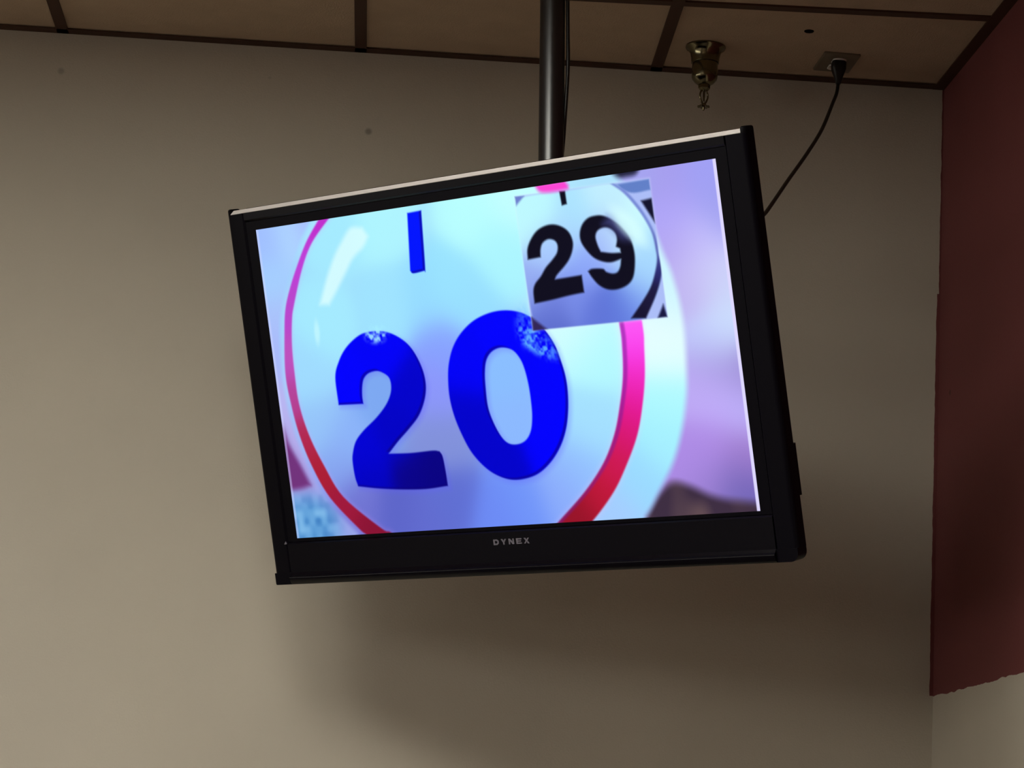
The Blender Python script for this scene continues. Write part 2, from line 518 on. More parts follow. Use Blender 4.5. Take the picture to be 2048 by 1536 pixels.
# --- picture on the screen, drawn in (s,t): s 0..1 left to right, t 0..1 top to bottom
SHAPES = {
    'bar': [(0.3571,0.0199),(0.3887,0.0184),(0.3811,0.1893),(0.3791,0.2019),(0.3534,0.2052),(0.3469,0.196)],
    'two': [(0.1422,0.5854),(0.1429,0.4969),(0.1559,0.449),(0.1744,0.4122),(0.1993,0.3839),(0.2228,0.3694),(0.2522,0.3678),(0.2802,0.3772),(0.3066,0.4008),(0.3251,0.4305),(0.3389,0.4715),(0.347,0.5164),(0.3473,0.5601),(0.3387,0.6027),(0.3222,0.6442),(0.2973,0.6802),(0.2688,0.716),(0.2434,0.7523),(0.2936,0.7557),(0.3436,0.7539),(0.359,0.7581),(0.3644,0.7757),(0.3668,0.8245),(0.3674,0.8657),(0.3182,0.8706),(0.2648,0.8669),(0.2112,0.8587),(0.1627,0.847),(0.1583,0.8177),(0.1571,0.7726),(0.16,0.7431),(0.1712,0.7045),(0.1929,0.6724),(0.2256,0.6369),(0.2511,0.6008),(0.2651,0.5683),(0.2697,0.5395),(0.2667,0.5147),(0.2538,0.4981),(0.24,0.4911),(0.2213,0.4958),(0.2088,0.5112),(0.2028,0.5351),(0.1999,0.5644),(0.2,0.5891)],
    'zero': [(0.5404,0.3516),(0.5063,0.3542),(0.4705,0.372),(0.4398,0.4052),(0.4187,0.445),(0.4056,0.4911),(0.3993,0.5384),(0.3973,0.5959),(0.4023,0.6544),(0.4139,0.7138),(0.4296,0.7684),(0.4528,0.8142),(0.4775,0.8432),(0.5065,0.8604),(0.5367,0.8611),(0.5681,0.8479),(0.5975,0.8156),(0.6213,0.7714),(0.6373,0.7218),(0.6466,0.6668),(0.6507,0.6114),(0.65,0.5648),(0.6445,0.5173),(0.6359,0.4694),(0.6201,0.4249),(0.6004,0.3889),(0.5728,0.3631)],
    'zero_in': [(0.5234,0.4612),(0.5023,0.47),(0.4881,0.4939),(0.4812,0.5309),(0.4785,0.5782),(0.4782,0.6355),(0.4856,0.6841),(0.4984,0.7286),(0.5132,0.7516),(0.5331,0.7555),(0.5509,0.7443),(0.5634,0.7174),(0.5699,0.6757),(0.5716,0.6289),(0.5709,0.5816),(0.567,0.5341),(0.5601,0.5),(0.546,0.4719)],
    'ringL': [(0.1475,-0.0335),(0.1548,-0.0056),(0.1162,0.0632),(0.084,0.1417),(0.0617,0.205),(0.0462,0.2618),(0.0368,0.3294),(0.0249,0.4649),(0.0286,0.5664),(0.039,0.6689),(0.0591,0.7712),(0.0922,0.8762),(0.1512,0.9808),(0.1679,1.0029),(0.1944,1.0447),(0.2586,1.0417),(0.2246,0.9995),(0.2028,0.9834),(0.1245,0.8776),(0.0881,0.7728),(0.062,0.6715),(0.048,0.5683),(0.0472,0.468),(0.05,0.3799),(0.0581,0.3007),(0.0677,0.2541),(0.0983,0.1444),(0.1304,0.066),(0.1799,-0.0047),(0.1972,-0.0311)],
    'ringR': [(0.7325,0.1039),(0.7646,0.2569),(0.7734,0.4312),(0.7728,0.5028),(0.7666,0.5864),(0.7531,0.6689),(0.7347,0.7506),(0.7054,0.8316),(0.6594,0.9128),(0.5998,0.9933),(0.5694,1.0347),(0.6264,1.0468),(0.6683,0.9993),(0.7182,0.9186),(0.7531,0.8369),(0.7806,0.7562),(0.7978,0.6748),(0.8099,0.5926),(0.8161,0.5096),(0.8187,0.4394),(0.8112,0.2656),(0.7775,0.1134)],
    'ball': [(0.1624,-0.0621),(0.1075,0.0536),(0.0756,0.1401),(0.0505,0.219),(0.0315,0.2964),(0.0235,0.3757),(0.0186,0.4721),(0.0213,0.5775),(0.0322,0.676),(0.0535,0.7787),(0.0866,0.8837),(0.1466,0.9916),(0.192,1.0684),(0.7169,1.0761),(0.7767,0.9953),(0.8087,0.9277),(0.8436,0.8466),(0.8664,0.7663),(0.8819,0.6858),(0.8918,0.6043),(0.8987,0.4403),(0.8899,0.3165),(0.8768,0.2421),(0.8525,0.1146),(0.7982,-0.0059),(0.7494,-0.0826)],
    'glint': [(0.2237,0.0397),(0.2511,0.0432),(0.2621,0.0721),(0.2483,0.1024),(0.2205,0.1343),(0.1973,0.1797),(0.1701,0.2332),(0.1511,0.2676),(0.1293,0.2637),(0.1436,0.216),(0.1575,0.1724),(0.1786,0.1179),(0.1979,0.0802)],
    'pip': [(0.5932,0.0198),(0.8683,0.0273),(0.8697,0.4272),(0.5946,0.4219)],
    'p2': [(0.6036,0.2105),(0.6057,0.1794),(0.6156,0.1518),(0.6307,0.1291),(0.65,0.1182),(0.668,0.1189),(0.6849,0.1308),(0.6961,0.1495),(0.7008,0.1761),(0.6977,0.201),(0.6892,0.225),(0.6771,0.2445),(0.6596,0.267),(0.6546,0.2789),(0.6792,0.2779),(0.71,0.2763),(0.7105,0.3275),(0.6795,0.3311),(0.6428,0.3376),(0.6059,0.3423),(0.6067,0.3055),(0.6126,0.2842),(0.6261,0.2646),(0.6387,0.241),(0.6534,0.2218),(0.6655,0.2021),(0.6688,0.1806),(0.6638,0.1651),(0.6514,0.1589),(0.6389,0.1675),(0.6329,0.1848),(0.6307,0.2082)],
    'p9': [(0.7241,0.2679),(0.7329,0.2623),(0.754,0.2662),(0.7606,0.2765),(0.7726,0.2835),(0.7828,0.2807),(0.7896,0.2656),(0.793,0.2447),(0.773,0.2503),(0.7559,0.2449),(0.7396,0.2309),(0.7265,0.2066),(0.7176,0.1794),(0.7174,0.1537),(0.7246,0.1298),(0.7374,0.1142),(0.7529,0.1102),(0.7678,0.1134),(0.784,0.1275),(0.8017,0.1527),(0.8159,0.1879),(0.821,0.2284),(0.8188,0.2676),(0.812,0.3023),(0.7991,0.3215),(0.7784,0.3304),(0.7586,0.3269),(0.7424,0.3114),(0.7306,0.2873)],
    'p9_in': [(0.7672,0.1476),(0.754,0.1539),(0.7479,0.1708),(0.7502,0.1967),(0.7547,0.2164),(0.7753,0.2239),(0.7939,0.2262),(0.7937,0.2141),(0.7863,0.2073),(0.79,0.1864),(0.7879,0.168),(0.7792,0.1535)],
    'p9_glow': [(0.7774,0.117),(0.7917,0.1254),(0.809,0.1542),(0.8187,0.185),(0.8153,0.1951),(0.7985,0.1881),(0.7879,0.168),(0.7772,0.1478),(0.7655,0.1382)],
    'parc': [(0.7908,0.0245),(0.8151,0.0578),(0.8359,0.1024),(0.8506,0.1448),(0.8604,0.186),(0.8634,0.2295),(0.8634,0.2581),(0.8571,0.2927),(0.845,0.3334),(0.827,0.3697),(0.7979,0.4188),(0.8272,0.4235),(0.8491,0.3699),(0.8625,0.3294),(0.8698,0.295),(0.87,0.27),(0.8679,0.2447),(0.868,0.2162),(0.8646,0.1797),(0.8548,0.1385),(0.8401,0.0961),(0.8194,0.0522),(0.7981,0.0253)],
    'ptr': [(0.7989,0.0299),(0.8682,0.028),(0.8686,0.0594),(0.8298,0.0596)],
    'pw1': [(0.8471,0.0868),(0.8689,0.0837),(0.8692,0.1558)],
    'pw2': [(0.8645,0.3888),(0.8697,0.4272),(0.8502,0.4274)],
    'pbl': [(0.5964,0.3833),(0.6257,0.424),(0.5956,0.4251)],
    'ptl': [(0.5931,0.0205),(0.6124,0.0227),(0.5932,0.0482)],
    'pbar': [(0.6865,0.0234),(0.6983,0.0259),(0.6986,0.0643),(0.6882,0.0667)],
    'pball': [(0.5897,0.0578),(0.6031,0.0311),(0.6222,0.0234),(0.7176,0.025),(0.7931,0.025),(0.8153,0.0557),(0.8361,0.0996),(0.852,0.1422),(0.8628,0.1865),(0.8663,0.23),(0.8677,0.2697),(0.867,0.3051),(0.8539,0.3565),(0.8318,0.3992),(0.8071,0.4275),(0.6297,0.4239),(0.6128,0.4101),(0.5975,0.3816)],
    'blob': [(0.6366,-0.0059),(0.6998,-0.0047),(0.7061,0.0112),(0.6999,0.0225),(0.6512,0.0201)],
    'dark_top': [(0.79,-0.0225),(0.853,-0.0082),(0.8416,0.01),(0.8192,0.0128),(0.7991,0.0149),(0.7923,0.0068)],
    'maroon': [(-0.028,0.6119),(-0.0027,0.6313),(0.0103,0.6979),(0.0306,0.7649),(0.0494,0.8316),(0.0229,0.8404),(-0.0268,0.8437)],
    'brown': [(0.7675,1.0209),(0.7843,0.9783),(0.8106,0.9294),(0.8377,0.9029),(0.871,0.9163),(0.9075,0.946),(0.9445,0.9638),(0.9913,0.9754),(1.0187,0.985),(1.0139,1.0415)],
}
BALL_C = [(0.2926,0.0435,175,245,255), (0.5044,0.0566,185,255,255), (0.5478,0.1710,172,246,255), (0.4291,0.2704,155,230,255), (0.1351,0.3294,165,235,255), (0.0836,0.4813,160,220,255), (0.0915,0.6430,150,197,250), (0.1263,0.7752,135,165,240), (0.3968,0.4340,135,160,255), (0.3712,0.2910,150,220,255), (0.2913,0.2927,160,228,255), (0.4588,0.3062,152,222,255), (0.3670,0.5686,140,150,252), (0.5251,0.5297,138,190,255), (0.5310,0.6973,140,185,255), (0.3635,0.7232,130,145,218), (0.2398,0.5826,125,168,242), (0.1578,0.6989,140,180,250), (0.3681,0.9100,95,110,210), (0.3068,0.9591,98,108,208), (0.1625,0.8908,112,115,210), (0.2522,0.9306,92,100,200), (0.5301,0.9403,112,148,250), (0.4721,0.9809,108,138,245), (0.6081,0.9024,140,172,252), (0.7073,0.4972,180,250,255), (0.6773,0.7155,165,225,255), (0.6460,0.8311,147,192,255), (0.8564,0.5201,225,255,255), (0.8487,0.6640,175,250,255), (0.8289,0.7780,165,240,255), (0.7741,0.8891,155,218,255), (0.7146,0.9869,165,205,255), (0.6820,0.4340,215,255,255), (0.8517,0.4614,235,255,255), (0.5826,0.0280,195,255,255), (0.1880,0.0379,165,235,255), (0.8689,0.3776,205,245,255)]
BACK_C = [(0.0189,0.0360,160,190,255), (0.0806,0.0323,175,215,255), (0.0240,0.1659,165,207,255), (0.1327,-0.0050,165,185,255), (0.0194,0.3912,170,185,250), (0.0231,0.2950,170,195,252), (0.0104,0.6006,185,182,242), (0.0265,0.6835,178,168,232), (0.0515,0.7995,172,165,235), (0.0795,0.8830,160,165,235), (0.0368,0.9439,105,165,222), (0.9664,0.0391,160,160,245), (0.9082,0.0404,166,157,237), (0.9091,0.1408,176,166,250), (0.9507,0.2206,200,195,255), (0.9861,0.1427,160,160,240), (0.9434,0.3048,207,202,250), (0.9101,0.2412,180,165,240), (0.9194,0.3577,192,180,240), (0.9788,0.3399,205,215,250), (0.9774,0.4675,205,225,255), (0.9442,0.5194,195,205,255), (0.9476,0.5913,163,148,220), (1.0035,0.6067,158,143,213), (0.9141,0.6441,190,170,245), (0.9403,0.6764,198,178,255), (0.9852,0.7108,190,176,250), (0.9210,0.7888,175,140,230), (0.9744,0.8379,160,125,205), (0.8860,0.8570,175,140,232), (0.9105,0.9102,150,125,205), (0.9665,0.9301,112,100,182), (0.8417,0.0112,165,165,240)]
PIP_C = [(0.6422,0.0704,190,250,255), (0.7137,0.0854,172,228,255), (0.7677,0.0529,195,240,255), (0.8089,0.1561,208,255,255), (0.6020,0.1067,192,250,255), (0.8301,0.3128,165,212,255), (0.7144,0.2475,142,168,250), (0.6322,0.3512,118,135,228), (0.6914,0.3318,120,140,232), (0.7373,0.3914,95,115,215), (0.6333,0.3963,86,102,198), (0.7780,0.3910,95,120,220), (0.8151,0.3682,120,152,240), (0.7724,0.1706,168,192,252), (0.6033,0.2864,150,172,242), (0.6418,0.1892,168,200,255), (0.6868,0.1535,172,215,255), (0.8497,0.2585,170,220,255)]


def smooth_outline(pts, corner=48, n=6):
    P = [np.array((a * 16 / 9, b)) for a, b in pts]
    N = len(P)
    sharp = []
    for i in range(N):
        a, b = P[i] - P[i - 1], P[(i + 1) % N] - P[i]
        ang = math.degrees(math.acos(max(-1, min(1, float(a @ b) / (np.hypot(*a) * np.hypot(*b) + 1e-12)))))
        sharp.append(ang > corner)
    out = []
    for i in range(N):
        b, c = P[i], P[(i + 1) % N]
        a = P[i - 1] if not sharp[i] else 2 * b - c
        d = P[(i + 2) % N] if not sharp[(i + 1) % N] else 2 * c - b
        for k in range(n):
            t = k / n
            out.append(0.5 * (2 * b + (c - a) * t + (2 * a - 5 * b + 4 * c - d) * t * t + (3 * b - a - 3 * c + d) * t ** 3))
    return np.array(out)


NX, NY = 800, 450
gx, gy = np.meshgrid(np.linspace(0, 16 / 9, NX + 1), np.linspace(0, 1, NY + 1))


def coverage(key, soft=0.003):
    """soft-edged mask of one outline"""
    P = smooth_outline(SHAPES[key])
    m_ = np.zeros_like(gx)
    pad = soft * 3 + 0.004
    ix = (gx[0] > P[:, 0].min() - pad) & (gx[0] < P[:, 0].max() + pad)
    iy = (gy[:, 0] > P[:, 1].min() - pad) & (gy[:, 0] < P[:, 1].max() + pad)
    if not ix.any() or not iy.any():
        return m_
    x, y = gx[np.ix_(iy, ix)], gy[np.ix_(iy, ix)]
    d2 = np.full(x.shape, 9.0)
    ins = np.zeros(x.shape, bool)
    Q = np.roll(P, -1, axis=0)
    for (ax, ay), (bx, by) in zip(P, Q):
        ex, ey = bx - ax, by - ay
        L = ex * ex + ey * ey
        if L < 1e-14:
            continue
        t = np.clip(((x - ax) * ex + (y - ay) * ey) / L, 0, 1)
        d2 = np.minimum(d2, (x - ax - t * ex) ** 2 + (y - ay - t * ey) ** 2)
        cr = (ay > y) != (by > y)
        if ey != 0:
            ins ^= cr & (x < ex * (y - ay) / ey + ax)
    sd = np.where(ins, 1, -1) * np.sqrt(d2)
    t = np.clip(0.5 + sd / (2 * soft), 0, 1)
    m_[np.ix_(iy, ix)] = t * t * (3 - 2 * t)
    return m_


def field(points, sig):
    """smooth colour field through scattered colour points"""
    num = np.zeros(gx.shape + (3,))
    den = np.zeros(gx.shape)
    for s, t, r, g, b in points:
        d2 = (gx - s * 16 / 9) ** 2 + (gy - t) ** 2
        w_ = np.exp(-d2 / (2 * sig * sig)) + 1e-4 / (d2 + 0.02)
        den += w_
        num += w_[..., None] * np.array((r, g, b), float)
    return num / den[..., None]


def blobn(s, t, rx, ry, ang=0.0, soft=0.5):
    """soft ellipse"""
    a = math.radians(ang)
    dx, dy = gx - s * 16 / 9, gy - t
    u = (dx * math.cos(a) + dy * math.sin(a)) / rx
    v = (-dx * math.sin(a) + dy * math.cos(a)) / ry
    q = np.clip((1 + soft - np.sqrt(u * u + v * v)) / (2 * soft), 0, 1)
    return q * q * (3 - 2 * q)


def over(img, m_, col):
    col = np.asarray(col, float)
    return img * (1 - m_[..., None]) + col * m_[..., None]


rng = np.random.default_rng(4)


def grain(n):
    """smooth value noise, about n cells across"""
    h = max(2, int(n * 9 / 16))
    g = rng.random((h + 2, n + 2))
    fx, fy = np.linspace(0, n, NX + 1), np.linspace(0, h, NY + 1)
    ix, iy = np.minimum(fx.astype(int), n), np.minimum(fy.astype(int), h)
    tx, ty = (fx - ix)[None, :], (fy - iy)[:, None]
    tx, ty = tx * tx * (3 - 2 * tx), ty * ty * (3 - 2 * ty)
    a, b = g[np.ix_(iy, ix)], g[np.ix_(iy, ix + 1)]
    c, d = g[np.ix_(iy + 1, ix)], g[np.ix_(iy + 1, ix + 1)]
    return (a * (1 - tx) + b * tx) * (1 - ty) + (c * (1 - tx) + d * tx) * ty


img = field(BACK_C, 0.055)
n1, n2 = grain(26), grain(70)
# textured cyan patch, dark red wedge and brown patch of the blurred background
m_ = blobn(0.0421, 0.9525, 0.10, 0.075, 0, 0.6)
img = over(img, m_, (88, 152, 212))
img = over(img, m_ * np.clip(n2 * 1.5 - 0.55, 0, 1) * 0.7, (150, 205, 245))
img = over(img, m_ * np.clip(0.45 - n2, 0, 1), (30, 90, 165))
img = over(img, coverage('maroon', 0.014), (118, 52, 128))
img = over(img, coverage('maroon', 0.030) * 0.5, (110, 50, 120))
img = over(img, coverage('brown', 0.020), (62, 46, 66))
img = over(img, coverage('brown', 0.020) * np.clip(n1 * 1.4 - 0.4, 0, 1) * 0.55, (128, 102, 96))
img = over(img, coverage('dark_top', 0.012), (38, 38, 66))
# the big ball
ball = field(BALL_C, 0.060)
img = over(img, coverage('ball', 0.016), ball)
# rim light outside the ring at the left
img = over(img, coverage('ringL', 0.022) * 0.35, (228, 150, 250))
ringc = field([(0.1562, -0.0002, 192, 48, 205), (0.0964, 0.1153, 190, 64, 215), (0.0541, 0.2679, 185, 70, 205), (0.0404, 0.4268, 190, 80, 190), (0.0395, 0.5557, 180, 66, 150), (0.0567, 0.687, 178, 40, 80), (0.0771, 0.7861, 172, 30, 52), (0.1255, 0.9034, 160, 24, 60), (0.1823, 0.9881, 138, 18, 52)], 0.05)
img = over(img, coverage('ringL', 0.0045), ringc)
img = over(img, coverage('ringR', 0.022) * 0.4, (255, 200, 255))
ringc = field([(0.794, 0.4375, 255, 95, 250), (0.7935, 0.5105, 250, 60, 235), (0.7878, 0.5973, 240, 40, 190), (0.7742, 0.6834, 228, 24, 150), (0.7557, 0.7546, 215, 22, 110), (0.7277, 0.84, 205, 24, 80), (0.6894, 0.9251, 190, 22, 56), (0.6422, 0.9881, 150, 18, 40)], 0.05)
img = over(img, coverage('ringR', 0.0045), ringc)
# inner, darker violet edge of the right ring
edge = coverage('ringR', 0.006)
sh = np.roll(edge, 7, axis=1)
img = over(img, np.clip(edge - sh, 0, 1) * 0.55, (120, 30, 150))
# glints on the ball
img = over(img, coverage('glint', 0.013) * 0.8, (222, 255, 255))
img = over(img, blobn(0.1138, 0.3498, 0.011, 0.036, 4, 0.6) * 0.6, (205, 252, 255))
# blue numerals
blue = field([(0.3666, 0.105, 0, 20, 255), (0.1647, 0.5089, 0, 0, 255), (0.255, 0.4275, 0, 0, 250), (0.3223, 0.5625, 0, 0, 205), (0.2749, 0.697, 0, 0, 200), (0.1866, 0.7658, 0, 0, 215), (0.3315, 0.8208, 6, 0, 128), (0.2962, 0.8327, 6, 0, 140), (0.1913, 0.8379, 0, 0, 190), (0.4389, 0.5171, 0, 0, 250), (0.4259, 0.6537, 0, 0, 205), (0.4877, 0.8142, 0, 0, 205), (0.6248, 0.6041, 0, 0, 255), (0.6008, 0.7511, 0, 0, 255), (0.527, 0.3936, 0, 0, 255)], 0.05)
num = np.maximum(coverage('two', 0.0035), np.maximum(coverage('zero', 0.0035) - coverage('zero_in', 0.0035), 0))
num = np.maximum(num, coverage('bar', 0.0035))
halo = np.maximum(coverage('two', 0.018), np.clip(coverage('zero', 0.018) - coverage('zero_in', 0.018), 0, 1))
img = over(img, np.roll(np.roll(halo, 4, axis=1), 4, axis=0) * 0.35, (96, 92, 255))
img = over(img, num, blue)
rim = np.clip(num - np.roll(np.roll(num, -4, axis=1), -3, axis=0), 0, 1) * num
img = over(img, rim * 0.55, (10, 0, 120))
# scuffed shine at the top of the 2 and of the 0
ns, nf = grain(130), grain(260)
sc_ = np.clip((ns * 0.6 + nf * 0.4 - 0.22) * 2.2, 0, 1)
img = over(img, blobn(0.2507, 0.3767, 0.045, 0.028, 0, 0.45) * sc_ * 0.9, (165, 236, 255))
m_ = np.clip(blobn(0.6039, 0.4633, 0.070, 0.032, 35, 0.5) + blobn(0.5812, 0.4101, 0.035, 0.055, 0, 0.6) * 0.6, 0, 1)
img = over(img, m_ * np.clip(sc_ * 0.85, 0, 1), (105, 195, 255))
# inset picture
pip = coverage('pip', 0.0035)
ins = np.zeros_like(img) + np.array((172, 190, 248.0))
ins = over(ins, coverage('ptr', 0.005), (98, 128, 200))
ins = over(ins, coverage('pw1', 0.006), (18, 18, 44))
ins = over(ins, coverage('pw2', 0.006), (24, 24, 66))
ins = over(ins, coverage('pbl', 0.008), (50, 38, 88))
ins = over(ins, coverage('ptl', 0.006), (96, 112, 190))
pbm = coverage('pball', 0.006)
ins = over(ins, pbm, field(PIP_C, 0.045))
ins = over(ins, coverage('pbl', 0.008), (50, 38, 88))
ins = over(ins, coverage('ptl', 0.006), (110, 128, 205))
arc_c = field([(0.808, 0.0543, 120, 140, 215), (0.8451, 0.1418, 120, 140, 215), (0.862, 0.2319, 100, 112, 190), (0.8647, 0.2901, 40, 40, 110), (0.8458, 0.3591, 28, 24, 60), (0.8113, 0.4113, 22, 18, 48)], 0.03)
ins = over(ins, coverage('parc', 0.005), arc_c)
p9 = np.maximum(coverage('p9', 0.005) - coverage('p9_in', 0.005), 0)
ins = over(ins, np.maximum(np.maximum(coverage('p2', 0.005), p9), coverage('pbar', 0.004)), (14, 12, 30))
ins = over(ins, coverage('p9_glow', 0.022) * 0.55, (92, 98, 176))
ins = over(ins, blobn(0.8172, 0.1535, 0.075, 0.026, 48, 0.6) * 0.8, (214, 255, 255))
img = over(img, coverage('pip', 0.010) * 0.55, (222, 240, 255))
img = over(img, pip, ins)
img = over(img, coverage('blob', 0.010), (252, 70, 212))
# bright lines along the right and lower picture edges
img = over(img, np.clip((gx - (16 / 9) * 0.9925) * 400, 0, 1), (222, 216, 255))
img = over(img, np.clip(((16 / 9) * 0.006 - gx) * 300, 0, 1) * 0.5, (206, 214, 255))

lin_img = np.clip(img / 255.0, 0, 1)
lin_img = np.where(lin_img <= 0.04045, lin_img / 12.92, ((lin_img + 0.055) / 1.055) ** 2.4)

me = bpy.data.meshes.new('screen')
nv = (NX + 1) * (NY + 1)
co = np.zeros((NY + 1, NX + 1, 3))
co[..., 0] = (gx / (16 / 9) - 0.5) * AW
co[..., 2] = (0.5 - gy) * AH
idx = np.arange(nv).reshape(NY + 1, NX + 1)
quads = np.stack([idx[:-1, :-1], idx[1:, :-1], idx[1:, 1:], idx[:-1, 1:]], -1).reshape(-1, 4)
me.vertices.add(nv)
me.vertices.foreach_set('co', co.reshape(-1))
me.loops.add(quads.size)
me.loops.foreach_set('vertex_index', quads.reshape(-1).astype(np.int32))
me.polygons.add(len(quads))
me.polygons.foreach_set('loop_start', np.arange(0, quads.size, 4, dtype=np.int32))
at = me.color_attributes.new('picture', 'FLOAT_COLOR', 'POINT')
at.data.foreach_set('color', np.concatenate([lin_img, np.ones(gx.shape + (1,))], -1).astype(np.float32).reshape(-1))
me.update(calc_edges=True)
me.validate()
M_SCREEN = bpy.data.materials.new('lit_lcd_picture')
M_SCREEN.use_nodes = True
nt = M_SCREEN.node_tree
b = nt.nodes['Principled BSDF']
b.inputs['Base Color'].default_value = (0.001, 0.001, 0.001, 1)
b.inputs['Roughness'].default_value = 0.5
b.inputs['Specular IOR Level'].default_value = 0.02
an = nt.nodes.new('ShaderNodeVertexColor')
an.layer_name = 'picture'
nt.links.new(an.outputs['Color'], b.inputs['Emission Color'])
b.inputs['Emission Strength'].default_value = 1.0
M_SCREEN.cycles.emission_sampling = 'NONE'      # 720 000 tiny lit facets: no explicit light sampling
scr = link('screen', me, M_SCREEN, tv)
scr['label'] = 'lit picture of a white bingo ball with blue 20, inset ball with black 29'

# --- cabinet (local x right, y back, z up; picture plane at y = 0)
hw, hh = AW / 2, AH / 2
IX, IT, IB = 0.531, 0.303, -0.2925          # outer edge of the thin inner frame
OX, OT, OB = 0.5735, 0.3285, -0.371        # outer edge of the cabinet front


def ring_frame(name, inner, outer, y0, y1, material, parent):
    (a0, b0, a1, b1), (c0, d0, c1, d1) = inner, outer
    bm = bmesh.new()
    rings = []
    for y in (y0, y1):
        rings.append(([bm.verts.new((x, y, z)) for x, z in ((a0, b0), (a1, b0), (a1, b1), (a0, b1))],
                      [bm.verts.new((x, y, z)) for x, z in ((c0, d0), (c1, d0), (c1, d1), (c0, d1))]))
    for i in range(4):
        j = (i + 1) % 4
        for (A, B) in ((rings[0][0], rings[0][1]), (rings[1][0], rings[1][1]), (rings[0][0], rings[1][0]), (rings[0][1], rings[1][1])):
            bm.faces.new((A[i], A[j], B[j], B[i]))
    return from_bm(name, bm, material, parent)


ring_frame('inner_frame', (-hw, -hh, hw, hh), (-IX, IB, IX, IT), -0.0012, 0.012, M_SATIN, tv)
# side stiles: outline in (x, y), rounded outer edges
for s in (-1, 1):
    prof = [(s * (IX + 0.0006), -0.001)] + [(s * x, y) for x, y in [(IX + 0.004, -0.0045)] + arc(OX - 0.009, 0.0045, 0.009, -90, 0, 8)] + [(s * OX, 0.021), (s * (OX - 0.004), 0.024), (s * (IX + 0.0006), 0.024)]
    top = OT + 0.0025
    o = prism('bezel_side', prof, -0.3492, OT - 0.0086, 'z', M_SATIN, tv, 35)
    # rounded cap on the stile: a post at the outer edge, and a block behind the end of the highlight strip
    prof = [(s * 0.5642, 0.0)] + [(s * 0.5642, -0.0045)] + [(s * x, y) for x, y in arc(OX - 0.009, 0.0045, 0.009, -90, 0, 8)] + [(s * OX, 0.021), (s * (OX - 0.004), 0.024), (s * 0.5642, 0.024)]
    bm = bmesh.new()
    add_box(bm, (min(s * 0.5314, s * 0.5642), 0.0056, OT - 0.0086), (max(s * 0.5314, s * 0.5642), 0.023, OT - 0.0006))
    lv = []
    for dz, ins in ((-0.0086, 0), (0, 0), (0.0025, 0.0010), (0.004, 0.004)):
        cx, cy = s * 0.5685, 0.010
        lv.append([bm.verts.new((p[0] + (cx - p[0]) * ins / 0.02, p[1] + (cy - p[1]) * ins / 0.014, top - 0.004 + dz)) for p in prof])
    n = len(prof)
    for A, B in zip(lv, lv[1:]):
        for i in range(n):
            bm.faces.new((A[i], A[(i + 1) % n], B[(i + 1) % n], B[i]))
    bm.faces.new(lv[-1])
    bm.faces.new(list(reversed(lv[0])))
    from_bm('end_cap', bm, M_DULL, o, 30)
# top rail: outline in (y, z), its upper front edge chamfered; a near-white strip paints its highlight
prof = [(-0.001, IT + 0.0006), (-0.0045, IT + 0.004), (-0.0045, OT - 0.0085), (-0.002, OT - 0.0085), (0.004, OT - 0.0035), (0.006, OT), (0.021, OT), (0.024, OT - 0.004), (0.024, IT + 0.0006)]
rail = prism('bezel_top', prof, -0.5312, 0.5312, 'x', M_GLOSS, tv, 40)
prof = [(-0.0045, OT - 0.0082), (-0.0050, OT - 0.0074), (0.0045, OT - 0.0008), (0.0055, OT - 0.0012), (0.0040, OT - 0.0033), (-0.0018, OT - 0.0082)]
prism('highlight_strip', prof, -0.5625, 0.5640, 'x', M_HIGHLIGHT, rail)['label'] = 'painted highlight along the glossy top edge'
# bottom panel with a projecting lip
prof = [(-0.0005, IB - 0.0008), (-0.004, IB - 0.004), (-0.0045, -0.349), (-0.0085, -0.3545)] + arc(-0.0075, -0.3585, 0.004, 105, 185, 6) + [(-0.009, OB + 0.004), (-0.005, OB), (0.021, OB), (0.024, OB + 0.004), (0.024, IB - 0.0008)]
bp_ = prism('bottom_panel', prof, -IX - 0.0005, IX + 0.0005, 'x', M_GLOSS, tv, 30)
# rounded lower corners closing the bottom panel
for s in (-1, 1):
    x0 = IX + 0.0008
    rc_ = 0.015 if s > 0 else 0.003
    pts = [(s * x0, -0.3490), (s * (OX - 0.001), -0.3490)] + [(s * x, z) for x, z in arc(OX - 0.001 - rc_, OB + rc_, rc_, 0, -90, 6)] + [(s * x0, OB)]
    prism('corner', pts, -0.0050, 0.022, 'y', M_SATIN, tv, 40)
# back housing, tapering to the rear
bm = bmesh.new()
lv = []
for y, dx, zt, zb in ((0.024, 0.566, 0.320, -0.362), (0.045, 0.548, 0.306, -0.345), (0.080, 0.515, 0.268, -0.300), (0.098, 0.470, 0.220, -0.240), (0.102, 0.455, 0.205, -0.225)):
    r_ = 0.02
    ring = []
    for cx, cz, a0 in ((dx - r_, zt - r_, 0), (-dx + r_, zt - r_, 90), (-dx + r_, zb + r_, 180), (dx - r_, zb + r_, 270)):
        ring += [bm.verts.new((p[0], y, p[1])) for p in arc(cx, cz, r_, a0, a0 + 90, 4)]
    lv.append(ring)
n = len(lv[0])
bm.faces.new(lv[0])
for A, B in zip(lv, lv[1:]):
    for i in range(n):
        bm.faces.new((A[i], A[(i + 1) % n], B[(i + 1) % n], B[i]))
bm.faces.new(lv[-1])
back = from_bm('back_housing', bm, M_DULL, tv, 40)
me_slot = None
for i in range(14):
    if me_slot is None:
        o = box('vent_slot', (-0.004, 0, -0.03), (0.004, 0.0015, 0.03), M_HOLE, back)
        me_slot = o.data
    else:
        o = link('vent_slot', me_slot, None, back)
    o.location = (-0.39 + i * 0.06, 0.1018, 0.16)
